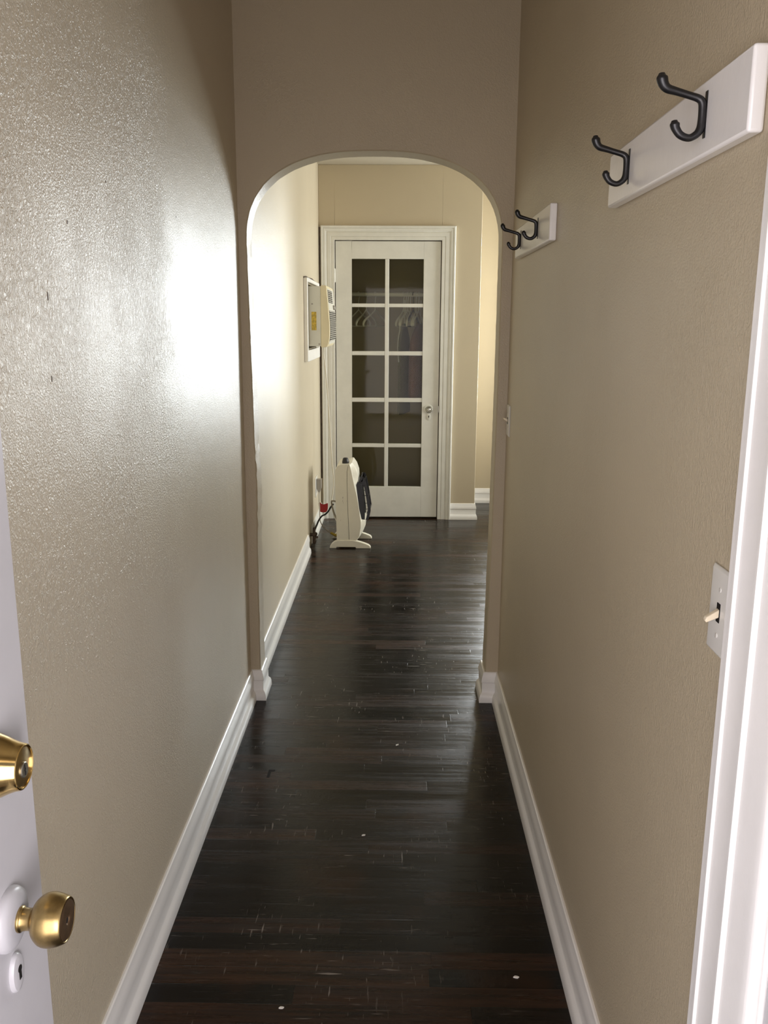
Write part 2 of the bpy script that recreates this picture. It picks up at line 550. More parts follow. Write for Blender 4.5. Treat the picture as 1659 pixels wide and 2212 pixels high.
arch_face(rows[0], YA, XL, XR)
arch_face(rows[-1], YB, XL, XE)
o = obj('wall_arch', bm, M['paint'], smooth=True, angle=32)
struct(o, 'cream partition wall with a rounded arched opening', 'wall')

# far wall with the closet doorway
CX0, CX1, CZ1 = -0.463, 0.329, 2.099
bm = B()
box(bm, XL, CX0, YF, YF + 0.12, 0, ZC)
box(bm, CX1, 0.62, YF, YF + 0.12, 0, ZC)
box(bm, CX0, CX1, YF, YF + 0.12, CZ1, ZC)
box(bm, 0.54, 0.62, YF + 0.12, YK, 0, ZC)
bmesh.ops.remove_doubles(bm, verts=bm.verts, dist=1e-5)
struct(obj('wall_far', bm, M['paint_far'], smooth=False, bevel=0.003), 'cream end wall holding the glazed closet door', 'wall')

def wall_with_hole(axis, at, th, a0, a1, h0, h1, g0, g1):
    bm = B()
    def bx(u0, u1, z0, z1):
        if axis == 1: box(bm, u0, u1, at, at + th, z0, z1)
        else: box(bm, at, at + th, u0, u1, z0, z1)
    bx(a0, g0, 0, ZC); bx(g1, a1, 0, ZC); bx(g0, g1, 0, h0); bx(g0, g1, h1, ZC)
    return bm
W1 = (0.93, 1.90, 0.80, 2.25)     # window in the alcove wall: x0 x1 z0 z1
W2 = (5.75, 7.10, 0.85, 2.20)     # window in the right wall: y0 y1 z0 z1
struct(obj('wall_back', wall_with_hole(1, YK, 0.14, XL, XE + 0.14, W1[2], W1[3], W1[0], W1[1]), M['paint_far'], smooth=False), 'bright cream alcove wall seen past the closet corner', 'wall')
struct(obj('wall_right_far', wall_with_hole(0, XE, 0.14, YB, YK, W2[2], W2[3], W2[0], W2[1]), M['paint_far'], smooth=False), 'cream right wall of the far room with a window', 'wall')

def window(name, axis, at, u0, u1, z0, z1, label):
    e = empty(name, ((u0 + u1) / 2, at, z0) if axis == 1 else (at, (u0 + u1) / 2, z0))
    s = -1
    def bx(bm, a0, a1, d0, d1, c0, c1):
        if axis == 1: box(bm, a0, a1, at + d0, at + d1, c0, c1)
        else: box(bm, at + d0, at + d1, a0, a1, c0, c1)
    t = 0.06
    bm = B()
    bx(bm, u0 - t, u0, -0.018, 0.0, z0 - t, z1 + t); bx(bm, u1, u1 + t, -0.018, 0.0, z0 - t, z1 + t)
    bx(bm, u0, u1, -0.018, 0.0, z1, z1 + t); bx(bm, u0, u1, -0.035, 0.0, z0 - 0.03, z0)
    obj('casing', bm, M['trim'], e, bevel=0.004)
    zm = (z0 + z1) / 2
    for a, b in ((z0, zm), (zm, z1)):
        bm = B(); w = 0.035
        bx(bm, u0, u0 + w, 0.05, 0.085, a, b); bx(bm, u1 - w, u1, 0.05, 0.085, a, b)
        bx(bm, u0 + w, u1 - w, 0.05, 0.085, a, a + w); bx(bm, u0 + w, u1 - w, 0.05, 0.085, b - w, b)
        sa = obj('sash', bm, M['trim'], e, bevel=0.003)
        bm = B(); bx(bm, u0 + w, u1 - w, 0.066, 0.069, a + w, b - w)
        obj('pane', bm, M['winglass'], sa, smooth=False)
    return struct(e, label, 'window')
window('window_1', 1, YK, *W1, 'daylit window in the alcove wall of the far room')
window('window_2', 0, XE, *W2, 'daylit window in the right wall of the far room')

# ---------------------------------------------------------------- baseboards
BP = [(0.0, 0.128), (0.004, 0.128), (0.007, 0.125), (0.008, 0.117), (0.011, 0.108), (0.0135, 0.096), (0.014, 0.086), (0.011, 0.082),
      (0.011, 0.043), (0.013, 0.039), (0.018, 0.033), (0.0215, 0.022), (0.0225, 0.008), (0.0225, 0.0), (0.0, 0.0)]
BP = [(a, h * 0.985) for a, h in BP]
bm = B()
sweep(bm, BP, [(XL, 0.06), (XL, YA), (-.541, YA), (-.541, YB), (XL, YB), (XL, 5.58)])
struct(obj('baseboard_left', bm, M['trim'], angle=30), 'white moulded baseboard along the left wall and jamb', 'baseboard')
bm = B()
sweep(bm, BP, [(XL, 5.84), (XL, YF - 0.002)])
struct(obj('baseboard_left_far', bm, M['old_white'], angle=30), 'short chipped baseboard piece behind the heater', 'baseboard')
bm = B()
sweep(bm, BP, [(XE, YB), (.368, YB), (.368, YA), (XR, YA), (XR, 1.008)])
struct(obj('baseboard_right', bm, M['trim'], angle=30), 'white moulded baseboard along the right wall and jamb', 'baseboard')
bm = B()
sweep(bm, BP, [(0.4285, YF), (0.62, YF), (0.62, YK), (XE, YK)])
struct(obj('baseboard_far', bm, M['trim'], angle=30), 'white baseboard round the closet corner and alcove', 'baseboard')

# --------------------------------------------------------------- door casings
def casing_path(bm, prof, pts3, out_dir, face_dir):
    """moulding round an opening: pts3 is the inner edge polyline in the wall plane, prof = [(across from inner edge, proud of wall)]"""
    n = len(pts3)
    P = [Vector(p) for p in pts3]
    f = Vector(face_dir)
    dirs = [(P[i + 1] - P[i]).normalized() for i in range(n - 1)]
    nr = [d.cross(f) * out_dir for d in dirs]
    rings = []
    for i in range(n):
        if i == 0: m = nr[0]
        elif i == n - 1: m = nr[-1]
        else: m = (nr[i - 1] + nr[i]) / (1 + nr[i - 1].dot(nr[i]))
        rings.append([bm.verts.new(P[i] + m * a + f * h) for a, h in prof])
    k = len(prof)
    for A, Bn in zip(rings[:-1], rings[1:]):
        for i in range(k - 1):
            bm.faces.new((A[i], A[i + 1], Bn[i + 1], Bn[i]))
        bm.faces.new((A[k - 1], A[0], Bn[0], Bn[k - 1]))
    bm.faces.new(rings[0][::-1]); bm.faces.new(rings[-1])

CP = [(0.0, 0.0), (0.0, 0.011), (0.003, 0.013), (0.022, 0.013), (0.025, 0.0105), (0.028, 0.0145), (0.040, 0.0155), (0.052, 0.0155),
      (0.058, 0.012), (0.062, 0.0165), (0.072, 0.021), (0.080, 0.0215), (0.084, 0.018), (0.087, 0.024), (0.096, 0.025), (0.101, 0.022), (0.101, 0.0)]
bm = B()
casing_path(bm, CP, [(CX0, YF, 0), (CX0, YF, CZ1), (CX1, YF, CZ1), (CX1, YF, 0)], -1, (0, -1, 0))
o = obj('trim_1', bm, M['old_white'], angle=25)
struct(o, 'white moulded casing round the glazed closet door', 'door casing')
bm = B(); box(bm, XL, -0.5645, YF - 0.004, YF, 0.32, 2.19)
struct(obj('trim_2', bm, M['gap_shade'], smooth=False), 'narrow strip coloured dark for the shaded gap left of the closet casing', 'trim')  # shade between wall and casing, put in as a dark strip
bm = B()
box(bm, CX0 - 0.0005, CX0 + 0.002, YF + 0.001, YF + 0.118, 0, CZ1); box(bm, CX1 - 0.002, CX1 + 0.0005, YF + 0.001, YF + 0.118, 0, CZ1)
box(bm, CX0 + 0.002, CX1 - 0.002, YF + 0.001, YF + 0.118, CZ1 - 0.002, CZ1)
struct(obj('trim_3', bm, M['gap_shade'], smooth=False), 'jamb lining inside the closet doorway, coloured dark for shade', 'door jamb')  # shade of the reveal is in this lining's dark colour

RP = [(0.0, 0.0), (0.0, 0.010), (0.004, 0.012), (0.020, 0.013), (0.048, 0.0155), (0.056, 0.0165), (0.061, 0.0215), (0.066, 0.0215), (0.070, 0.0165),
      (0.092, 0.0165), (0.110, 0.018), (0.116, 0.019), (0.119, 0.0225), (0.123, 0.0225), (0.127, 0.019), (0.143, 0.0195), (0.145, 0.018), (0.145, 0.0)]
bm = B()
casing_path(bm, RP, [(XR, DY0, 0), (XR, DY0, DZ), (XR, DY1, DZ), (XR, DY1, 0)], 1, (-1, 0, 0))
o = obj('trim_4', bm, M['trim'], angle=25)
struct(o, 'white moulded door casing at the right edge', 'door casing')

bm = B()
box(bm, XR - 0.001, XR + 0.12, DY1 - 0.011, DY1 + 0.0005, 0, DZ); box(bm, XR - 0.001, XR + 0.12, DY0 - 0.0005, DY0 + 0.011, 0, DZ)
box(bm, XR - 0.001, XR + 0.12, DY0 + 0.011, DY1 - 0.011, DZ - 0.011, DZ + 0.0005)
struct(obj('trim_7', bm, M['trim'], bevel=0.001), 'white jamb lining of the right doorway', 'door jamb')

# ------------------------------------------------------------ closet door (door_1)
DX0, DX1, DB, DT, DF = -0.4575, 0.3235, 0.014, 2.0935, YF + 0.004
d1 = empty('door_1', ((DX0 + DX1) / 2, DF, DB))
struct(d1, 'white ten-pane glazed closet door at the hall end', 'door')
XP = [(-0.338, -0.089), (-0.059, 0.198)]
ZP = [(1.646, 1.967), (1.295, 1.619), (0.944, 1.264), (0.592, 0.912), (0.255, 0.563)]
bm = B()
xs = [DX0] + [v for p in XP for v in p] + [DX1]
box(bm, DX0, XP[0][0], DF, DF + 0.035, DB, DT)
box(bm, XP[1][1], DX1, DF, DF + 0.035, DB, DT)
box(bm, XP[0][0], XP[1][1], DF, DF + 0.035, ZP[0][1], DT)
box(bm, XP[0][0], XP[1][1], DF, DF + 0.035, DB, ZP[-1][0])
bmesh.ops.remove_doubles(bm, verts=bm.verts, dist=1e-5)
obj('door_leaf', bm, M['old_white'], d1, bevel=0.002)
bm = B()
box(bm, XP[0][1], XP[1][0], DF + 0.002, DF + 0.031, ZP[-1][0], ZP[0][1])
for (a, b), (c, d) in zip(ZP[:-1], ZP[1:]):
    for x0, x1 in XP:
        box(bm, x0, x1, DF + 0.003, DF + 0.030, d, a)
obj('muntin', bm, M['old_white'], d1, bevel=0.003)
for x0, x1 in XP:
    for z0, z1 in ZP:
        bm = B(); box(bm, x0, x1, DF + 0.016, DF + 0.019, z0, z1)
        obj('pane', bm, M['glass'], d1, smooth=False)
bm = B()
lathe(bm, [(0, 0.033), (0.003, 0.033), (0.006, 0.030), (0.007, 0.0)], (0.249, DF, 0.862), (0, -1, 0), 36)
ro = obj('rosette', bm, M['old_white'], d1)
bm = B()
lathe(bm, [(0.006, 0.010), (0.022, 0.010), (0.028, 0.016), (0.036, 0.0245), (0.046, 0.027), (0.054, 0.0245), (0.056, 0.020), (0.0545, 0.014), (0.058, 0.009), (0.0575, 0.0)], (0.249, DF, 0.862), (0, -1, 0), 12)
obj('knob', bm, M['steel'], d1, angle=25)
bm = B()
lathe(bm, [(0, 0.022), (0.002, 0.022), (0.0035, 0.019), (0.0035, 0.0)], (0.251, DF, 0.803), (0, -1, 0), 32, up=(0, 0, 1), sx=1.25, sy=0.8)
es = obj('keyhole_plate', bm, M['old_white'], d1)
def keyhole(bm, c, axis, s=1.0):
    ax = Vector(axis)
    side = Vector((0, 0, 1)).cross(ax).normalized()
    pts = []
    for k in range(13):
        t = math.radians(-60 + 300 * k / 12)
        pts.append((0.0042 * math.cos(t + 0.0) , 0.0042 * math.sin(t)))
    pts = [(0.0042 * math.cos(math.radians(a)), 0.0042 * math.sin(math.radians(a))) for a in range(-55, 236, 15)]
    pts += [(-0.0026, -0.0125), (0.0026, -0.0125)]
    c = Vector(c)
    v0 = [bm.verts.new(c + side * (a * s) + Vector((0, 0, b * s))) for a, b in pts]
    v1 = [bm.verts.new(c + side * (a * s) + Vector((0, 0, b * s)) + ax * 0.0008) for a, b in pts]
    bm.faces.new(v0); bm.faces.new(v1[::-1])
    for i in range(len(pts)):
        j = (i + 1) % len(pts)
        bm.faces.new((v0[i], v1[i], v1[j], v0[j]))
bm = B(); keyhole(bm, (0.251, DF - 0.0035, 0.807), (0, -1, 0), 1.0)
obj('keyhole', bm, M['dark'], es, smooth=False)
for z in (1.847, 0.32):
    bm = B()
    lathe(bm, [(-0.052, 0.0), (-0.050, 0.0035), (-0.046, 0.0055), (0.046, 0.0055), (0.050, 0.0035), (0.052, 0)], (-0.4625, DF - 0.006, z), (0, 0, 1), 14)
    box(bm, -0.467, -0.446, DF - 0.0045, DF + 0.001, z - 0.044, z + 0.044)
    obj('hinge', bm, M['old_white'], d1)
bm = B(); box(bm, 0.3215, 0.3280, DF - 0.003, DF + 0.02, 0.835, 0.885)
obj('latch', bm, M['steel'], d1, bevel=0.001)

# ---------------------------------------------------------- right door (door_2)
d2 = empty('door_2', (XR + 0.02, (DY0 + DY1) / 2, 0.0))
struct(d2, 'white closed door at the right edge beside the camera', 'door')
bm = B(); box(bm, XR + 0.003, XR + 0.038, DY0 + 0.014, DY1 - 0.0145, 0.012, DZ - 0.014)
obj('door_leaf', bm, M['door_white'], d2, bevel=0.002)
bm = B()
lathe(bm, [(0, 0.03), (0.004, 0.03), (0.007, 0.027), (0.008, 0.011), (0.02, 0.010), (0.026, 0.016), (0.034, 0.026), (0.044, 0.028), (0.052, 0.024), (0.055, 0.012), (0.055, 0)], (XR + 0.003, 0.155, 0.93), (-1, 0, 0), 32)
obj('knob', bm, M['old_brass'], d2)

# --------------------------------------------------- entry door (door_3), open
EX, EE = -0.440, 0.957
d3 = empty('door_3', (EX, 0.5, 0.0))
struct(d3, 'white entry door swung open against the left wall', 'door')
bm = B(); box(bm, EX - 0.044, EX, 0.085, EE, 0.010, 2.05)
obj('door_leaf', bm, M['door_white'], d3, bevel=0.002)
KY, KZ = 0.864, 0.831
bm = B()
lathe(bm, [(0, 0.0365), (0.004, 0.0365), (0.009, 0.034), (0.012, 0.028), (0.014, 0.020), (0.0145, 0.0)], (EX, KY, KZ), (1, 0, 0), 48)
obj('rosette', bm, M['door_white'], d3)
bm = B()
kp = spline([(0.0145, 0.0145), (0.0165, 0.0145), (0.019, 0.0128), (0.026, 0.0122), (0.0300, 0.0145), (0.0335, 0.0215), (0.041, 0.0280), (0.050, 0.0300), (0.060, 0.0283), (0.0665, 0.0258), (0.0685, 0.0245)], 4)
lathe(bm, [(0.012, 0.0145)] + kp + [(0.0685, 0.0235), (0.0672, 0.0225), (0.0672, 0.0)], (EX, KY, KZ), (1, 0, 0), 56)
kn = obj('knob', bm, M['old_brass'], d3, angle=50)
bm = B()
lathe(bm, [(0.0668, 0.0222), (0.0685, 0.0222), (0.0690, 0.019), (0.0694, 0.006), (0.0690, 0.005), (0.0680, 0.004), (0.0680, 0.0)], (EX, KY, KZ), (1, 0, 0), 48)
obj('knob_face', bm, M['dark_brass'], kn)
bm = B()
lathe(bm, [(0.0682, 0.0032), (0.0687, 0.0030), (0.0687, 0.0)], (EX, KY - 0.001, KZ), (1, 0, 0), 20)
obj('pinhole', bm, M['dark'], kn)
LY, LZ = 0.866, 1.021
dbp = [(0.0, 0.0355), (0.003, 0.0358), (0.006, 0.0345), (0.012, 0.0325), (0.020, 0.0288), (0.028, 0.0262), (0.0315, 0.0256), (0.0335, 0.0248), (0.0342, 0.0236), (0.0336, 0.0226), (0.0320, 0.0222), (0.0320, 0.0)]
bm = B(); lathe(bm, dbp, (EX, LY, LZ), (1, 0, 0), 64)
dk = obj('deadbolt', bm, M['brass'], d3, angle=28)
bm = B(); lathe(bm, [(0.0318, 0.0219), (0.0326, 0.0219), (0.0328, 0.0214), (0.0328, 0.0)], (EX, LY, LZ), (1, 0, 0), 48)
obj('lock_face', bm, M['old_brass'], dk, angle=30)
bm = B(); lathe(bm, [(0.0326, 0.0088), (0.0344, 0.0088), (0.0350, 0.0080), (0.0350, 0.0)], (EX, LY - 0.001, LZ - 0.003), (1, 0, 0), 32)
cy = obj('lock_cylinder', bm, M['steel'], dk, angle=30)
bm = B()
prism(bm, [(LY - 0.001 + a, LZ - 0.003 + b) for a, b in [(-.0009, .0062), (.0009, .0062), (.0009, .0025), (.0019, .001), (.0005, -.0012), (.0016, -.003), (.0009, -.0062), (-.0009, -.0062), (-.0009, -.002), (-.0018, 0), (-.0009, .002)]], 0, EX + 0.0349, EX + 0.0354)
obj('key_slot', bm, M['dark'], dk, smooth=False)
bm = B()
lathe(bm, [(0, 0.0250), (0.002, 0.0250), (0.005, 0.0225), (0.0062, 0.016), (0.0062, 0.0)], (EX, KY + 0.004, 0.757), (1, 0, 0), 40, up=(0, 0, 1), sx=1.0, sy=0.62)
ep = obj('keyhole_plate', bm, M['door_white'], d3)
bm = B(); keyhole(bm, (EX + 0.0060, KY + 0.004, 0.762), (1, 0, 0), 1.05)
obj('keyhole', bm, M['dark'], ep, smooth=False)

# --------------------------------------------------------------- coat racks
def hook_mesh(xf, y, z0):
    bm = B()
    pr = [(-.0605, .0995, .0050), (-.0600, .0960, .0074), (-.0575, .0890, .0068), (-.0520, .0835, .0058), (-.0400, .0800, .0050), (-.0240, .0755, .0047), (-.0110, .0715, .0050), (-.0060, .0665, .0054), (-.0050, .0580, .0052),
          (-.0050, .0440, .0052), (-.0060, .0350, .0054), (-.0105, .0280, .0050), (-.0200, .0235, .0047), (-.0310, .0270, .0050), (-.0375, .0345, .0056), (-.0395, .0400, .0064), (-.0400, .0425, .0048)]
    tube(bm, spline([(xf + a, y, z0 + b, r) for a, b, r in pr], 5), 14)
    return bm
def coat_rack(y0, y1, z0, hooks, label):
    xf = XR - 0.0195
    e = empty('coat_rack', (XR, (y0 + y1) / 2, z0))
    tag(e, label, 'coat rack', 'white coat hook boards on the right wall')
    bm = B(); box(bm, xf, XR - 0.0002, y0, y1, z0, z0 + 0.095)
    obj('board', bm, M['trim'], e, bevel=0.004, seg=3)
    for y in hooks:
        h = obj('hook', hook_mesh(xf, y, z0 - 0.001), M['black'], e)
        bm = B(); box(bm, xf - 0.0014, xf, y - 0.0042, y + 0.0042, z0 + 0.022, z0 + 0.080)
        hp = obj('hook_plate', bm, M['black'], h, bevel=0.001)
    return e
coat_rack(1.070, 1.745, 1.717, (1.218, 1.600), 'larger nearer white board with two black hooks, upper right')
coat_rack(2.395, 3.070, 1.717, (2.594, 2.941), 'smaller-looking farther white hook board by the arch')

# -------------------------------------------------------------- light switches
def light_switch(y, z, label, flip):
    e = empty('light_switch', (XR, y, z - 0.058))
    tag(e, label, 'light switch', 'toggle switches on the right wall')
    w, h, t = 0.035, 0.0575, 0.0055
    bm = B()
    O = [(-w, -h), (w, -h), (w, h), (-w, h)]
    I = [(-w + .004, -h + .004), (w - .004, -h + .004), (w - .004, h - .004), (-w + .004, h - .004)]
    v0 = [bm.verts.new((XR - 0.0002, y + a, z + b)) for a, b in O]
    v1 = [bm.verts.new((XR - 0.0022, y + a, z + b)) for a, b in O]
    v2 = [bm.verts.new((XR - t, y + a, z + b)) for a, b in I]
    for A, Bn in ((v0, v1), (v1, v2)):
        for i in range(4):
            j = (i + 1) % 4
            bm.faces.new((A[i], A[j], Bn[j], Bn[i]))
    bm.faces.new(v2); bm.faces.new(v0[::-1])
    pl = obj('plate', bm, M['plate'], e, bevel=0.0008)
    bm = B(); box(bm, XR - t - 0.0008, XR - t + 0.001, y - 0.0052, y + 0.0052, z - 0.0125, z + 0.0125)
    sl = obj('toggle_slot', bm, M['dark'], e, smooth=False)
    s = -1 if flip else 1
    bm = B()
    prism(bm, [(XR - t, z - 0.0055), (XR - t - 0.016, z - 0.0035 + s * 0.0085), (XR - t - 0.0175, z + s * 0.0095), (XR - t - 0.016, z + 0.0035 + s * 0.0085), (XR - t, z + 0.0055)], 1, y - 0.0042, y + 0.0042)
    obj('toggle', bm, M['ivory'], e, bevel=0.0012)
    for dz in (-0.0303, 0.0303):
        bm = B(); lathe(bm, [(0, 0.0034), (0.0008, 0.0032), (0.0011, 0.002), (0.0011, 0)], (XR - t, y, z + dz), (-1, 0, 0), 16)
        sc = obj('screw', bm, M['plate'], e)
        bm = B(); box(bm, XR - t - 0.0014, XR - t - 0.0010, y - 0.0005, y + 0.0005, z + dz - 0.0028, z + dz + 0.0028)
        obj('screw_slot', bm, M['grey_plastic'], sc, smooth=False)
    return e
light_switch(1.061, 1.1405, 'nearer toggle switch tucked behind the right door casing', True)
light_switch(3.220, 1.150, 'farther painted toggle switch in the corner by the arch', False)

# ------------------------------------------------------------- air conditioner
ac = empty('air_conditioner', (-0.53, 5.975, 1.345))
tag(ac, 'cream window air conditioner set through the left wall', 'air conditioner')
y0, y1, z0, z1 = 5.755, 6.300, 1.352, 1.733
bm = B(); box(bm, -0.70, -0.492, y0, y1, z0, z1)
hs = obj('housing', bm, M['ac_metal'], ac, bevel=0.004)
bm = B()
bez = spline([(-0.4555, 1.737), (-0.449, 1.66), (-0.440, 1.55), (-0.4365, 1.47), (-0.438, 1.405), (-0.446, 1.366), (-0.457, 1.347)], 5)
poly = [(-0.492, 1.345), (-0.492, 1.7385), (-0.462, 1.7385)] + bez
prism(bm, poly, 1, y0 - 0.004, y1 + 0.004)
bz = obj('bezel', bm, M['ac_cream'], ac, bevel=0.004, angle=30)
def front_x(z):
    return lerp_tab(sorted([(b, a) for a, b in bez]), z)
def front_panel(bm, za, zb, ya, yb, d0, d1, n=14):
    zz = [za + (zb - za) * i / n for i in range(n + 1)]
    prism(bm, [(front_x(z) + d0, z) for z in zz] + [(front_x(z) + d1, z) for z in reversed(zz)], 1, ya, yb)
bm = B(); front_panel(bm, 1.365, 1.722, y0 + 0.016, y1 - 0.016, -0.004, 0.0025)
fp = obj('front_panel', bm, M['ac_front'], ac, angle=30)
bm = B(); front_panel(bm, 1.385, 1.580, y0 + 0.022, y1 - 0.022, 0.001, 0.0034)
gb = obj('intake_recess', bm, M['ac_dark'], ac, angle=30)
for k in range(15):
    z = 1.388 + k * 0.0132
    bm = B(); prism(bm, [(front_x(z) + 0.002, z), (front_x(z) + 0.0062, z - 0.0008), (front_x(z) + 0.0066, z + 0.0026), (front_x(z) + 0.002, z + 0.0048)], 1, y0 + 0.022, y1 - 0.022)
    obj('louver', bm, M['ac_front'], ac)
bm = B(); front_panel(bm, 1.632, 1.712, y0 + 0.030, y1 - 0.15, 0.001, 0.0036)
obj('vent_recess', bm, M['ac_dark'], ac, angle=30)
for k in range(6):
    z = 1.638 + k * 0.0130
    bm = B(); prism(bm, [(front_x(z) + 0.002, z), (front_x(z) + 0.0058, z - 0.0005), (front_x(z) + 0.0058, z + 0.0024), (front_x(z) + 0.002, z + 0.0040)], 1, y0 + 0.030, y1 - 0.15)
    obj('vent_slat', bm, M['ac_front'], ac)
for k in range(4):
    y = y0 + 0.030 + k * 0.083
    bm = B(); prism(bm, [(front_x(1.634) + 0.002, 1.634), (front_x(1.634) + 0.0058, 1.634), (front_x(1.710) + 0.0058, 1.710), (front_x(1.710) + 0.002, 1.710)], 1, y, y + 0.005)
    obj('vent_divider', bm, M['ac_front'], ac)
for y in (6.15, 6.225):
    bm = B(); lathe(bm, [(0, 0.016), (0.010, 0.015), (0.012, 0.012), (0.012, 0)], (front_x(1.605) + 0.002, y, 1.605), (1, 0, 0.1), 20)
    obj('control_knob', bm, M['grey_plastic'], ac)
bm = B(); box(bm, -0.554, -0.522, y0 - 0.0008, y0 + 0.002, 1.455, 1.572)
obj('label', bm, M['sticker'], ac, smooth=False)['label'] = 'yellow foil label'
for x, z in ((-0.549, 1.622), (-0.505, 1.366)):
    bm = B(); lathe(bm, [(0, 0.0052), (0.0015, 0.0045), (0.002, 0)], (x, y0, z), (0, -1, 0), 14)
    obj('screw', bm, M['grey_plastic'], ac)
bm = B()
tube(bm, spline([(-0.500, 6.10, 1.352), (-0.506, 6.10, 1.30), (-0.496, 6.10, 1.21), (-0.481, 6.10, 1.03), (-0.471, 6.10, 0.857), (-0.460, 6.10, 0.66), (-0.452, 6.10, 0.52), (-0.444, 6.10, 0.42), (-0.447, 6.09, 0.32), (-0.458, 6.07, 0.245), (-0.446, 6.06, 0.18), (-0.428, 6.05, 0.13), (-0.41, 6.05, 0.09), (-0.40, 6.04, 0.02), (-0.37, 6.02, 0.008)], 6), 10, 0.0042)
obj('power_cord', bm, M['cord_white'], ac)

fr = []
bm = B()
fy0, fy1, fz0, fz1 = 5.525, 6.39, 1.262, 1.776
X0, X1 = XL + 0.0005, XL + 0.024
box(bm, X0, X1, fy0, 5.568, fz0, fz1)
box(bm, X0, X1, 6.345, fy1, fz0, fz1)
box(bm, X0, X1, 5.568, 6.345, fz0, AZ0 - 0.004)
box(bm, X0, X1, 5.568, 6.345, AZ1 + 0.006, fz1)
bmesh.ops.remove_doubles(bm, verts=bm.verts, dist=1e-5)
FR = struct(obj('trim_5', bm, M['trim'], bevel=0.002), 'white board surround of the wall air conditioner', 'wall frame')
bm = B()
box(bm, X0, X0 + 0.006, 5.568, 5.750, AZ0 - 0.004, AZ1 + 0.006)
obj('filler_panel', bm, M['ac_metal'], FR, smooth=False)
bm = B()
box(bm, X0, X0 + 0.006, 6.305, 6.345, AZ0 - 0.004, AZ1 + 0.006)
obj('filler_panel', bm, M['ac_metal'], FR, smooth=False)
bm = B()
tube(bm, spline([(XL + 0.004, fy0 - 0.002, fz1 + 0.002, .003), (XL + 0.012, fy0 + 0.05, fz1 + 0.005, .006), (XL + 0.016, 5.70, fz1 + 0.003, .005), (XL + 0.018, 5.86, fz1 + 0.005, .007), (XL + 0.014, 6.05, fz1 + 0.003, .005), (XL + 0.010, 6.25, fz1 + 0.002, .004)], 5), 8)
struct(obj('trim_6', bm, M['rust'], angle=60), 'dark line at the gap along the top of the white surround', 'caulk')  # dark bead stands in for the gap above the surround

# --------------------------------------------------------------------- heater
ht = empty('space_heater', (-0.33, 5.86, 0.0))
tag(ht, 'almond gas space heater on feet in front of closet door', 'heater')
HY0, HY1 = 5.718, 6.012
def shell(bm, prof, ya, yb, inset, mid):
    """side profile carried across the width; the end rings pull in for soft edges. mid scales extra bulge for the centre"""
    n = len(prof)
    cx = sum(p[0] for p in prof) / n; cz = sum(p[1] for p in prof) / n
    rings = []
    for y, s in ((ya, 1 - inset), (ya + 0.006, 1 - inset * 0.3), (ya + 0.014, 1.0), (yb - 0.014, 1.0), (yb - 0.006, 1 - inset * 0.3), (yb, 1 - inset)):
        rings.append([bm.verts.new((cx + (p[0] - cx) * s, y, cz + (p[1] - cz) * s)) for p in prof])
    for A, Bn in zip(rings[:-1], rings[1:]):
        for i in range(n):
            j = (i + 1) % n
            bm.faces.new((A[i], A[j], Bn[j], Bn[i]))
    bm.faces.new(rings[0][::-1]); bm.faces.new(rings[-1])
# rear half
back = [(-0.397, 0.046)] + [(-0.400, 0.2), (-0.405, 0.40), (-0.4065, 0.50)] + spline([(-0.406, 0.525), (-0.400, 0.548), (-0.386, 0.568), (-0.366, 0.577)], 3) + [(-0.3155, 0.579), (-0.3255, 0.530), (-0.3265, 0.46), (-0.3200, 0.24), (-0.3125, 0.046)]
bm = B(); shell(bm, back, HY0, HY1, 0.012, 0)
hb = obj('rear_shell', bm, M['heater'], ht, angle=30)
# front half: flat cheek bounded by a ridge, then the shaped front across the middle
cheek = [(-0.3110, 0.048), (-0.3185, 0.24), (-0.3250, 0.46), (-0.3240, 0.530), (-0.3140, 0.5795), (-0.305, 0.575), (-0.298, 0.548), (-0.2885, 0.500), (-0.2775, 0.445), (-0.2580, 0.362), (-0.2430, 0.268), (-0.2310, 0.180), (-0.2320, 0.140), (-0.2440, 0.078), (-0.2600, 0.056), (-0.2780, 0.048)]
front = [(-0.3110, 0.048), (-0.3185, 0.24), (-0.3250, 0.46), (-0.3240, 0.530), (-0.3140, 0.5835), (-0.292, 0.587), (-0.270, 0.556), (-0.254, 0.510), (-0.252, 0.466), (-0.266, 0.436), (-0.2500, 0.268), (-0.2280, 0.196), (-0.2020, 0.190), (-0.2010, 0.158), (-0.2200, 0.110), (-0.2500, 0.062)]
bm = B()
rings = []
for y, L, s in ((HY0, cheek, 0.99), (HY0 + 0.004, cheek, 1.0), (HY0 + 0.030, front, 1.0), (HY1 - 0.030, front, 1.0), (HY1 - 0.004, cheek, 1.0), (HY1, cheek, 0.99)):
    cx, cz = -0.29, 0.3
    rings.append([bm.verts.new((cx + (p[0] - cx) * s, y, cz + (p[1] - cz) * s)) for p in L])
for A, Bn in zip(rings[:-1], rings[1:]):
    for i in range(16):
        j = (i + 1) % 16
        bm.faces.new((A[i], A[j], Bn[j], Bn[i]))
bm.faces.new(rings[0][::-1]); bm.faces.new(rings[-1])
obj('front_shell', bm, M['heater'], ht, bevel=0.003, angle=35)
bm = B(); prism(bm, [(-0.3265, 0.06), (-0.305, 0.06), (-0.318, 0.30), (-0.316, 0.56), (-0.3265, 0.56), (-0.331, 0.30)], 1, HY0 + 0.006, HY1 - 0.006)
obj('seam', bm, M['dark'], ht, smooth=False)
# burner plaque and black guard
bm = B(); prism(bm, [(-0.262, 0.425), (-0.248, 0.425), (-0.222, 0.215), (-0.236, 0.215)], 1, HY0 + 0.05, HY1 - 0.05)
obj('burner_plaque', bm, M['ceramic'], ht, bevel=0.002)
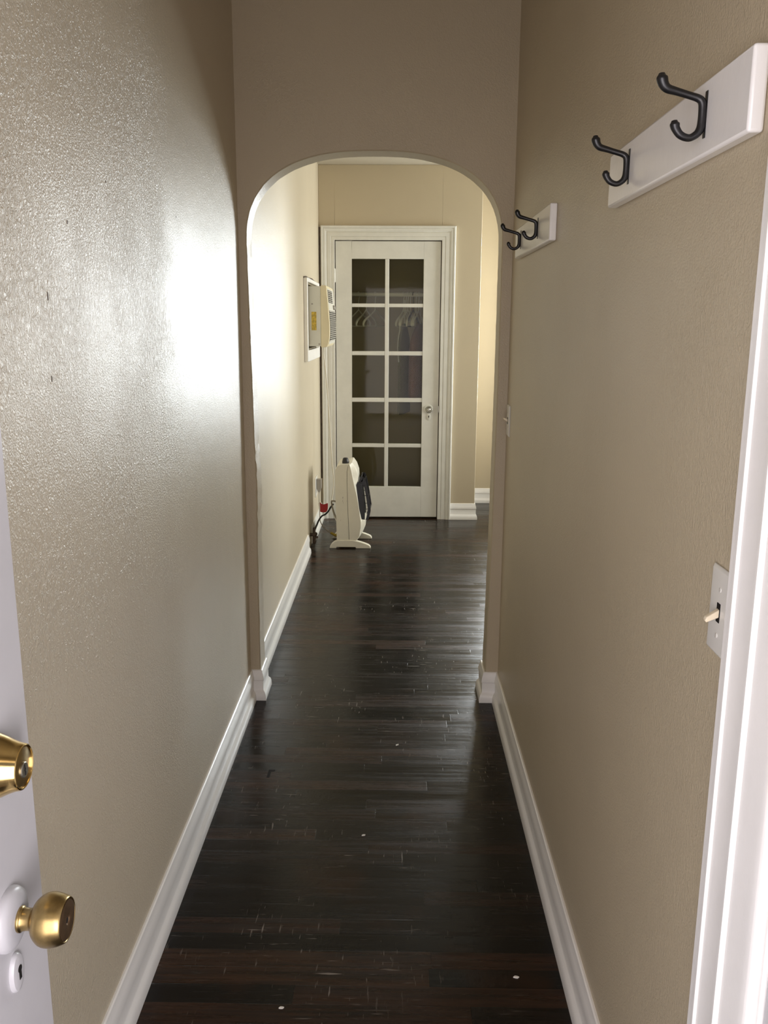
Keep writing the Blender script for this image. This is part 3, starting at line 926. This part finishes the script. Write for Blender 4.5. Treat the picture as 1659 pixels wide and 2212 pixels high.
# inner black reflector band close to the body
bm = B()
outer = [(-0.268, 0.440), (-0.2545, 0.452), (-0.2290, 0.445), (-0.2060, 0.230), (-0.2070, 0.196), (-0.2270, 0.178), (-0.2420, 0.25), (-0.2560, 0.35)]
prism(bm, outer, 1, HY0 + 0.034, HY0 + 0.042)
prism(bm, outer, 1, HY1 - 0.042, HY1 - 0.034)
box(bm, -0.262, -0.232, HY0 + 0.042, HY1 - 0.042, 0.430, 0.450)
rf = obj('reflector_frame', bm, M['black'], ht, bevel=0.0015)
bm = B()
go = spline([(-0.2440, 0.440), (-0.2380, 0.474), (-0.2200, 0.484), (-0.2030, 0.462), (-0.1830, 0.365), (-0.1690, 0.272), (-0.1680, 0.250), (-0.1800, 0.196), (-0.1870, 0.190)], 4)
gi = [(x - 0.019 if i > 8 else x - 0.004, z - (0.030 if i < 14 else 0)) for i, (x, z) in enumerate(go)]
gds = []
for ya in (HY0 + 0.046, HY1 - 0.052):
    bm = B()
    n = len(go)
    A = [bm.verts.new((x, ya, z)) for x, z in go]; A2 = [bm.verts.new((x, ya + 0.006, z)) for x, z in go]
    I = [bm.verts.new((x, ya, z)) for x, z in gi]; I2 = [bm.verts.new((x, ya + 0.006, z)) for x, z in gi]
    for i in range(n - 1):
        bm.faces.new((A[i], A[i + 1], I[i + 1], I[i])); bm.faces.new((A2[i], I2[i], I2[i + 1], A2[i + 1]))
        bm.faces.new((A[i], A2[i], A2[i + 1], A[i + 1])); bm.faces.new((I[i], I[i + 1], I2[i + 1], I2[i]))
    bm.faces.new((A[0], I[0], I2[0], A2[0])); bm.faces.new((A[-1], A2[-1], I2[-1], I[-1]))
    gds.append(obj('guard_side', bm, M['black'], ht, angle=40))
gd = ht
for i in (2, 7, 12, 17, 21, 25, 29):
    x, z = go[i]
    bm = B(); tube(bm, [(x - 0.004, HY0 + 0.046, z - 0.002), (x - 0.004, HY1 - 0.046, z - 0.002)], 8, 0.003)
    obj('guard_bar', bm, M['black'], gd)
for z, xa, xb in ((0.355, -0.222, -0.186), (0.262, -0.212, -0.172), (0.425, -0.236, -0.206)):
    for ya in (HY0 + 0.047, HY1 - 0.047):
        bm = B(); tube(bm, [(xa - 0.014, ya, z), (xb, ya, z + 0.004)], 8, 0.0022)
        obj('guard_stay', bm, M['black'], gd)
# feet
for yc in (HY0 + 0.010, HY1 - 0.012):
    bm = B()
    fp_ = [(-0.4470, 0.0), (-0.3985, 0.0), (-0.3975, 0.009), (-0.2685, 0.009), (-0.2675, 0.0), (-0.1660, 0.0)] + spline([(-0.1650, 0.006), (-0.170, 0.017), (-0.187, 0.028), (-0.225, 0.042), (-0.262, 0.052), (-0.288, 0.057)], 4) + spline([(-0.388, 0.057), (-0.410, 0.048), (-0.430, 0.032), (-0.443, 0.014)], 4)
    prism(bm, fp_, 1, yc - 0.017, yc + 0.020)
    obj('foot', bm, M['heater'], ht, bevel=0.004, seg=3, angle=35)
bm = B()
lathe(bm, [(0, 0.0235), (0.014, 0.0235), (0.018, 0.0215), (0.030, 0.0195), (0.037, 0.014), (0.039, 0)], (-0.338, 5.78, 0.577), (0, 0, 1), 14)
obj('control_knob', bm, M['black_matte'], ht, angle=20)
# supply tube looping from the back of the case
bm = B()
tube(bm, spline([(-0.402, 5.84, 0.292), (-0.418, 5.85, 0.300), (-0.436, 5.87, 0.297), (-0.444, 5.90, 0.284), (-0.438, 5.91, 0.24), (-0.425, 5.90, 0.20), (-0.405, 5.88, 0.16), (-0.392, 5.86, 0.12)], 6), 10, 0.0055)
obj('tube', bm, M['cord_grey'], ht)

# ------------------------------------------ plug, cords, tag and valve by the heater
pl = empty('wall_plug', (XL, 6.19, 0.27))
tag(pl, 'grey plug with cord in the left wall outlet', 'plug')
bm = B(); box(bm, XL, XL + 0.006, 6.12, 6.26, 0.27, 0.41)
obj('outlet_plate', bm, M['plate'], pl, bevel=0.002)
bm = B()
prism(bm, [(XL + 0.008, 0.395), (XL + 0.042, 0.395), (XL + 0.042, 0.325), (XL + 0.030, 0.298), (XL + 0.018, 0.298), (XL + 0.008, 0.325)], 1, 6.175, 6.215)
obj('plug_body', bm, M['grey_plastic'], pl, bevel=0.003)
bm = B()
tube(bm, spline([(XL + 0.024, 6.19, 0.30), (XL + 0.025, 6.17, 0.26), (XL + 0.032, 6.12, 0.21), (XL + 0.040, 6.05, 0.155), (XL + 0.050, 5.99, 0.120), (XL + 0.075, 5.96, 0.088), (XL + 0.105, 5.95, 0.062), (XL + 0.135, 5.94, 0.050)], 6), 10, 0.0035)
obj('plug_cord', bm, M['cord_grey'], pl)
bm = B()
tube(bm, [(-0.452, 5.94, 0.052, .0085), (-0.430, 5.94, 0.040, .0095), (-0.408, 5.93, 0.034, .009)], 10)
obj('connector', bm, M['yellow'], pl)['label'] = 'yellow cord connector'

bm = B()
prism(bm, spline([(-0.5565, 0.222), (-0.551, 0.232), (-0.540, 0.222), (-0.525, 0.214), (-0.508, 0.217), (-0.492, 0.223), (-0.489, 0.21), (-0.491, 0.18), (-0.500, 0.160), (-0.520, 0.154), (-0.546, 0.160), (-0.5535, 0.19), (-0.5565, 0.222)], 3)[:-1], 1, 6.150, 6.152)
tag(obj('warning_tag', bm, M['red'], smooth=False), 'small red tag hanging near the plug behind the heater', 'tag')
bm = B()
tube(bm, spline([(-0.435, 5.93, 0.262), (-0.452, 5.93, 0.240), (-0.470, 5.93, 0.210), (-0.492, 5.93, 0.188), (-0.514, 5.92, 0.178), (-0.534, 5.90, 0.152), (-0.548, 5.86, 0.120), (-0.556, 5.80, 0.100)], 6), 10, 0.006)
tag(obj('black_hose', bm, M['black_matte']), 'black hose from wall valve to heater back', 'hose')
gv = empty('gas_valve', (XL + 0.025, 5.72, 0.02))
tag(gv, 'rusty gas valve low on the left wall', 'valve')
bm = B()
tube(bm, [(XL, 5.73, 0.09, .011), (XL + 0.02, 5.73, 0.09, .011), (XL + 0.026, 5.735, 0.088, .015), (XL + 0.036, 5.76, 0.088, .014)], 12)
tube(bm, [(XL + 0.028, 5.735, 0.135, .009), (XL + 0.028, 5.735, 0.03, .011)], 12)
obj('valve_body', bm, M['rust'], gv)
bm = B(); box(bm, XL + 0.034, XL + 0.055, 5.724, 5.746, 0.066, 0.078)
obj('valve_handle', bm, M['rust'], gv, bevel=0.003)

# ---------------------------------------------------------------- closet contents
bm = B()
lathe(bm, [(0, 0.016), (1.06, 0.016)], (-0.54, 7.0, 1.722), (1, 0, 0), 20)
rod = obj('closet_rod', bm, M['hanger'])
tag(rod, 'white closet rod behind the glass door', 'rod')
def hanger_proto():
    e = empty('clothes_hanger', (0, 0, 0))
    L = 0.205
    bm = B()
    hk = [(0, -0.018, 0.000), (0, -0.020, 0.006), (0, -0.012, 0.020), (0, 0.004, 0.024), (0, 0.017, 0.014), (0, 0.020, -0.002), (0, 0.012, -0.02), (0, 0.003, -0.05), (0, 0.000, -0.088), (0, 0, -0.115)]
    tube(bm, spline(hk, 4), 8, 0.003)
    obj('hook', bm, M['hanger'], e)
    bm = B()
    body = [(0, 0, -0.112), (0, 0.03, -0.128), (0, 0.075, -0.150), (0, 0.13, -0.172), (0, 0.178, -0.192), (0, 0.205, -0.212), (0, 0.208, -0.228), (0, 0.190, -0.236), (0, 0.10, -0.238), (0, 0, -0.238)]
    radii = [.006, .005, .0055, .0075, .009, .0085, .007, .0055, .0045, .0045]
    tube(bm, spline([(*p, r) for p, r in zip(body, radii)], 4), 8)
    tube(bm, spline([(p[0], -p[1], p[2], r) for p, r in zip(body, radii)], 4), 8)
    obj('frame', bm, M['hanger'], e)
    return e
def copy_thing(src):
    c = src.copy(); COL.objects.link(c)
    for ch in src.children:
        d = ch.copy(); COL.objects.link(d); d.parent = c
    return c
proto = hanger_proto()
spots = [(-0.302, 24, 'first white hanger from the left on the closet rod'), (-0.240, 20, 'second white hanger from the left on the closet rod'), (-0.172, 24, 'third white hanger from the left, left of the door muntin'),
         (0.052, 16, 'first white hanger right of the center muntin'), (0.072, 12, 'second white hanger right of the center muntin'), (0.086, 18, 'third white hanger right of the center muntin'),
         (0.106, 8, 'fourth white hanger right of the center muntin'), (0.128, 14, 'black hanger in the crowded right closet row'), (0.150, 10, 'white hanger just right of the black hanger'), (0.172, 12, 'rightmost white hanger above the reddish brown garment')]
hang = []
for i, (x, a, lab) in enumerate(spots):
    o = proto if i == 0 else copy_thing(proto)
    o.location = (x, 7.0, 1.722 + 0.0165 - 0.0215)
    o.rotation_euler = (0, 0, math.radians(-a))
    tag(o, lab, 'hanger', 'clothes hangers on the closet rod')
    hang.append(o)
for ch in hang[7].children:
    ch.data = ch.data.copy()
    ch.data.materials[0] = M['hanger_dark']
def garment(name, x, half, z0, z1, thick, ang, m, label, seed):
    e = empty(name, (x, 7.0, z1))
    rr = random.Random(seed)
    bm = B()
    nz, nk = 22, 28
    rows_ = []
    ph = rr.random() * 6
    for i in range(nz + 1):
        t = i / nz
        z = z1 + (z0 - z1) * t
        wid = half * min(1.0, 0.28 + 3.6 * t ** 0.9) if t < 0.2 else half * (1 + 0.06 * (t - 0.2))
        th = thick * (0.5 + 0.7 * min(1, t * 3))
        row = []
        for k in range(nk):
            a = 2 * PI * k / nk
            fold = 1 + 0.16 * t * math.sin(5 * a + ph + t * 1.5) + 0.08 * t * math.sin(9 * a + ph * 2)
            row.append(bm.verts.new((x + th * fold * math.cos(a) * math.cos(ang) - wid * math.sin(a) * math.sin(ang), 7.0 + wid * math.sin(a) * math.cos(ang) + th * fold * math.cos(a) * math.sin(ang), z)))
        rows_.append(row)
    for A, Bn in zip(rows_[:-1], rows_[1:]):
        for k in range(nk):
            j = (k + 1) % nk
            bm.faces.new((A[k], A[j], Bn[j], Bn[k]))
    bm.faces.new(rows_[0][::-1]); bm.faces.new(rows_[-1])
    obj('body', bm, m, e, angle=60)
    bm = B()
    tube(bm, spline([(x, 6.985, z1 + 0.162), (x, 6.998, z1 + 0.178), (x, 7.013, z1 + 0.170), (x, 7.017, z1 + 0.156), (x, 7.004, z1 + 0.11), (x, 7.0, z1 - 0.01)], 4), 8, 0.003)
    obj('hanger_hook', bm, M['hanger'], e)
    return tag(e, label, 'garment')
garment('coat', 0.190, 0.205, 0.90, 1.500, 0.060, -0.30, M['coat_brown'], 'dim reddish brown garment hanging at the right of the closet', 3)
garment('shirt', 0.062, 0.19, 0.80, 1.500, 0.026, -0.2, M['shirt'], 'dim grey-green garment hanging left of the reddish brown one', 5)
bm = B()
pts = spline([(0.020, 6.80, 1.535), (0.024, 6.795, 1.46), (0.012, 6.795, 1.38), (0.009, 6.80, 1.30), (0.018, 6.80, 1.21)], 6)
for (a, b_, c), (d, e_, f) in zip(pts[:-1], pts[1:]):
    pass
tube(bm, pts, 8, 0.004)
tag(obj('ribbon', bm, M['ribbon']), 'thin pale strip hanging behind the right column of panes', 'ribbon')

# ------------------------------------------------------------- flakes on the floor
def flake(x, y, s, rot, label):
    bm = B()
    pts = [(math.cos(a) * s * r, math.sin(a) * s * 0.6 * r) for a, r in ((0, 1), (1.1, .7), (2.0, .9), (3.2, 1), (4.3, .6), (5.3, .85))]
    c, n = math.cos(rot), math.sin(rot)
    prism(bm, [(x + u * c - v * n, y + u * n + v * c) for u, v in pts], 2, 0.0, 0.0028)
    tag(obj('paint_flake', bm, M['chip'], smooth=False), label, 'paint flake', 'paint flakes on the dark floor')
flake(0.014, 2.899, 0.008, 0.9, 'largest cream paint flake, on the floor before the arch')
flake(-0.087, 2.328, 0.006, 0.4, 'tiny pale flake on mid floor left of center')
flake(-0.246, 1.655, 0.006, 0.2, 'pale flake on the floor near the left baseboard foot')
flake(0.293, 1.759, 0.007, 0.0, 'thin pale flake near the right baseboard')

# ------------------------------------------------------------------------ light
def area(name, loc, rot, sx, sy, power, col):
    l = bpy.data.lights.new(name, 'AREA')
    l.shape = 'RECTANGLE'; l.size = sx; l.size_y = sy
    l.energy = power; l.color = col
    o = bpy.data.objects.new(name, l)
    o.location = loc; o.rotation_euler = rot
    COL.objects.link(o)
    return o
# daylight outside the two windows and outside the open entry door
area('daylight_alcove', ((W1[0] + W1[1]) / 2, YK + 0.20, (W1[2] + W1[3]) / 2), (math.radians(-90), 0, 0), 1.1, 1.6, 176, (0.94, 0.98, 1.0))
area('daylight_right', (XE + 0.20, (W2[0] + W2[1]) / 2, (W2[2] + W2[3]) / 2), (0, math.radians(90), 0), 1.45, 1.45, 128, (1.0, 0.99, 0.94))
area('daylight_entry', (-0.03, -1.0, 1.05), (math.radians(90), 0, 0), 1.7, 2.0, 39, (1.0, 0.91, 0.92))
area('daylight_entry_west', (-1.25, -1.15, 1.05), (math.radians(90), 0, math.radians(-42)), 1.2, 2.2, 49, (0.96, 0.93, 1.0))
area('daylight_entry_east', (1.25, -1.15, 1.05), (math.radians(90), 0, math.radians(42)), 1.2, 2.2, 74, (0.98, 0.94, 1.0))
w = bpy.data.worlds.new('overcast')
S.world = w
w.use_nodes = True
bg = w.node_tree.nodes['Background']
bg.inputs[0].default_value = (0.75, 0.82, 1.0, 1)
bg.inputs[1].default_value = 0.10

# ----------------------------------------------------------------------- camera
F = 1870.0
def nz(v): return v.normalized()
yc = nz(Vector(((857 - 829.5) / F, (1106 - 699) / F, -1)))
dn = nz(Vector(((783.5 - 829.5) / F, -(9786 - 1106) / F, -1)))
zc = -dn; zc = nz(zc - yc * zc.dot(yc))
xc = yc.cross(zc)
R = Matrix((xc, yc, zc))
cam = bpy.data.cameras.new('camera')
cam.sensor_fit = 'VERTICAL'
cam.sensor_height = 24.0
cam.lens = 24.0 * F / 2212.0
cam.clip_start = 0.02
co = bpy.data.objects.new('camera', cam)
co.matrix_world = Matrix.Translation((0, 0, 1.5)) @ R.to_4x4()
COL.objects.link(co)
S.camera = co

vs = S.view_settings
vs.view_transform = 'Standard'
vs.look = 'None'
vs.gamma = 1.0
vs.exposure = 0.40
try: vs.use_curve_mapping = False
except Exception: pass
S.cycles.max_bounces = 12
S.cycles.diffuse_bounces = 6
S.cycles.glossy_bounces = 5
S.cycles.transparent_max_bounces = 12
S.cycles.caustics_reflective = False
S.cycles.caustics_refractive = False
S.cycles.sample_clamp_indirect = 6.0
S.cycles.use_denoising = True
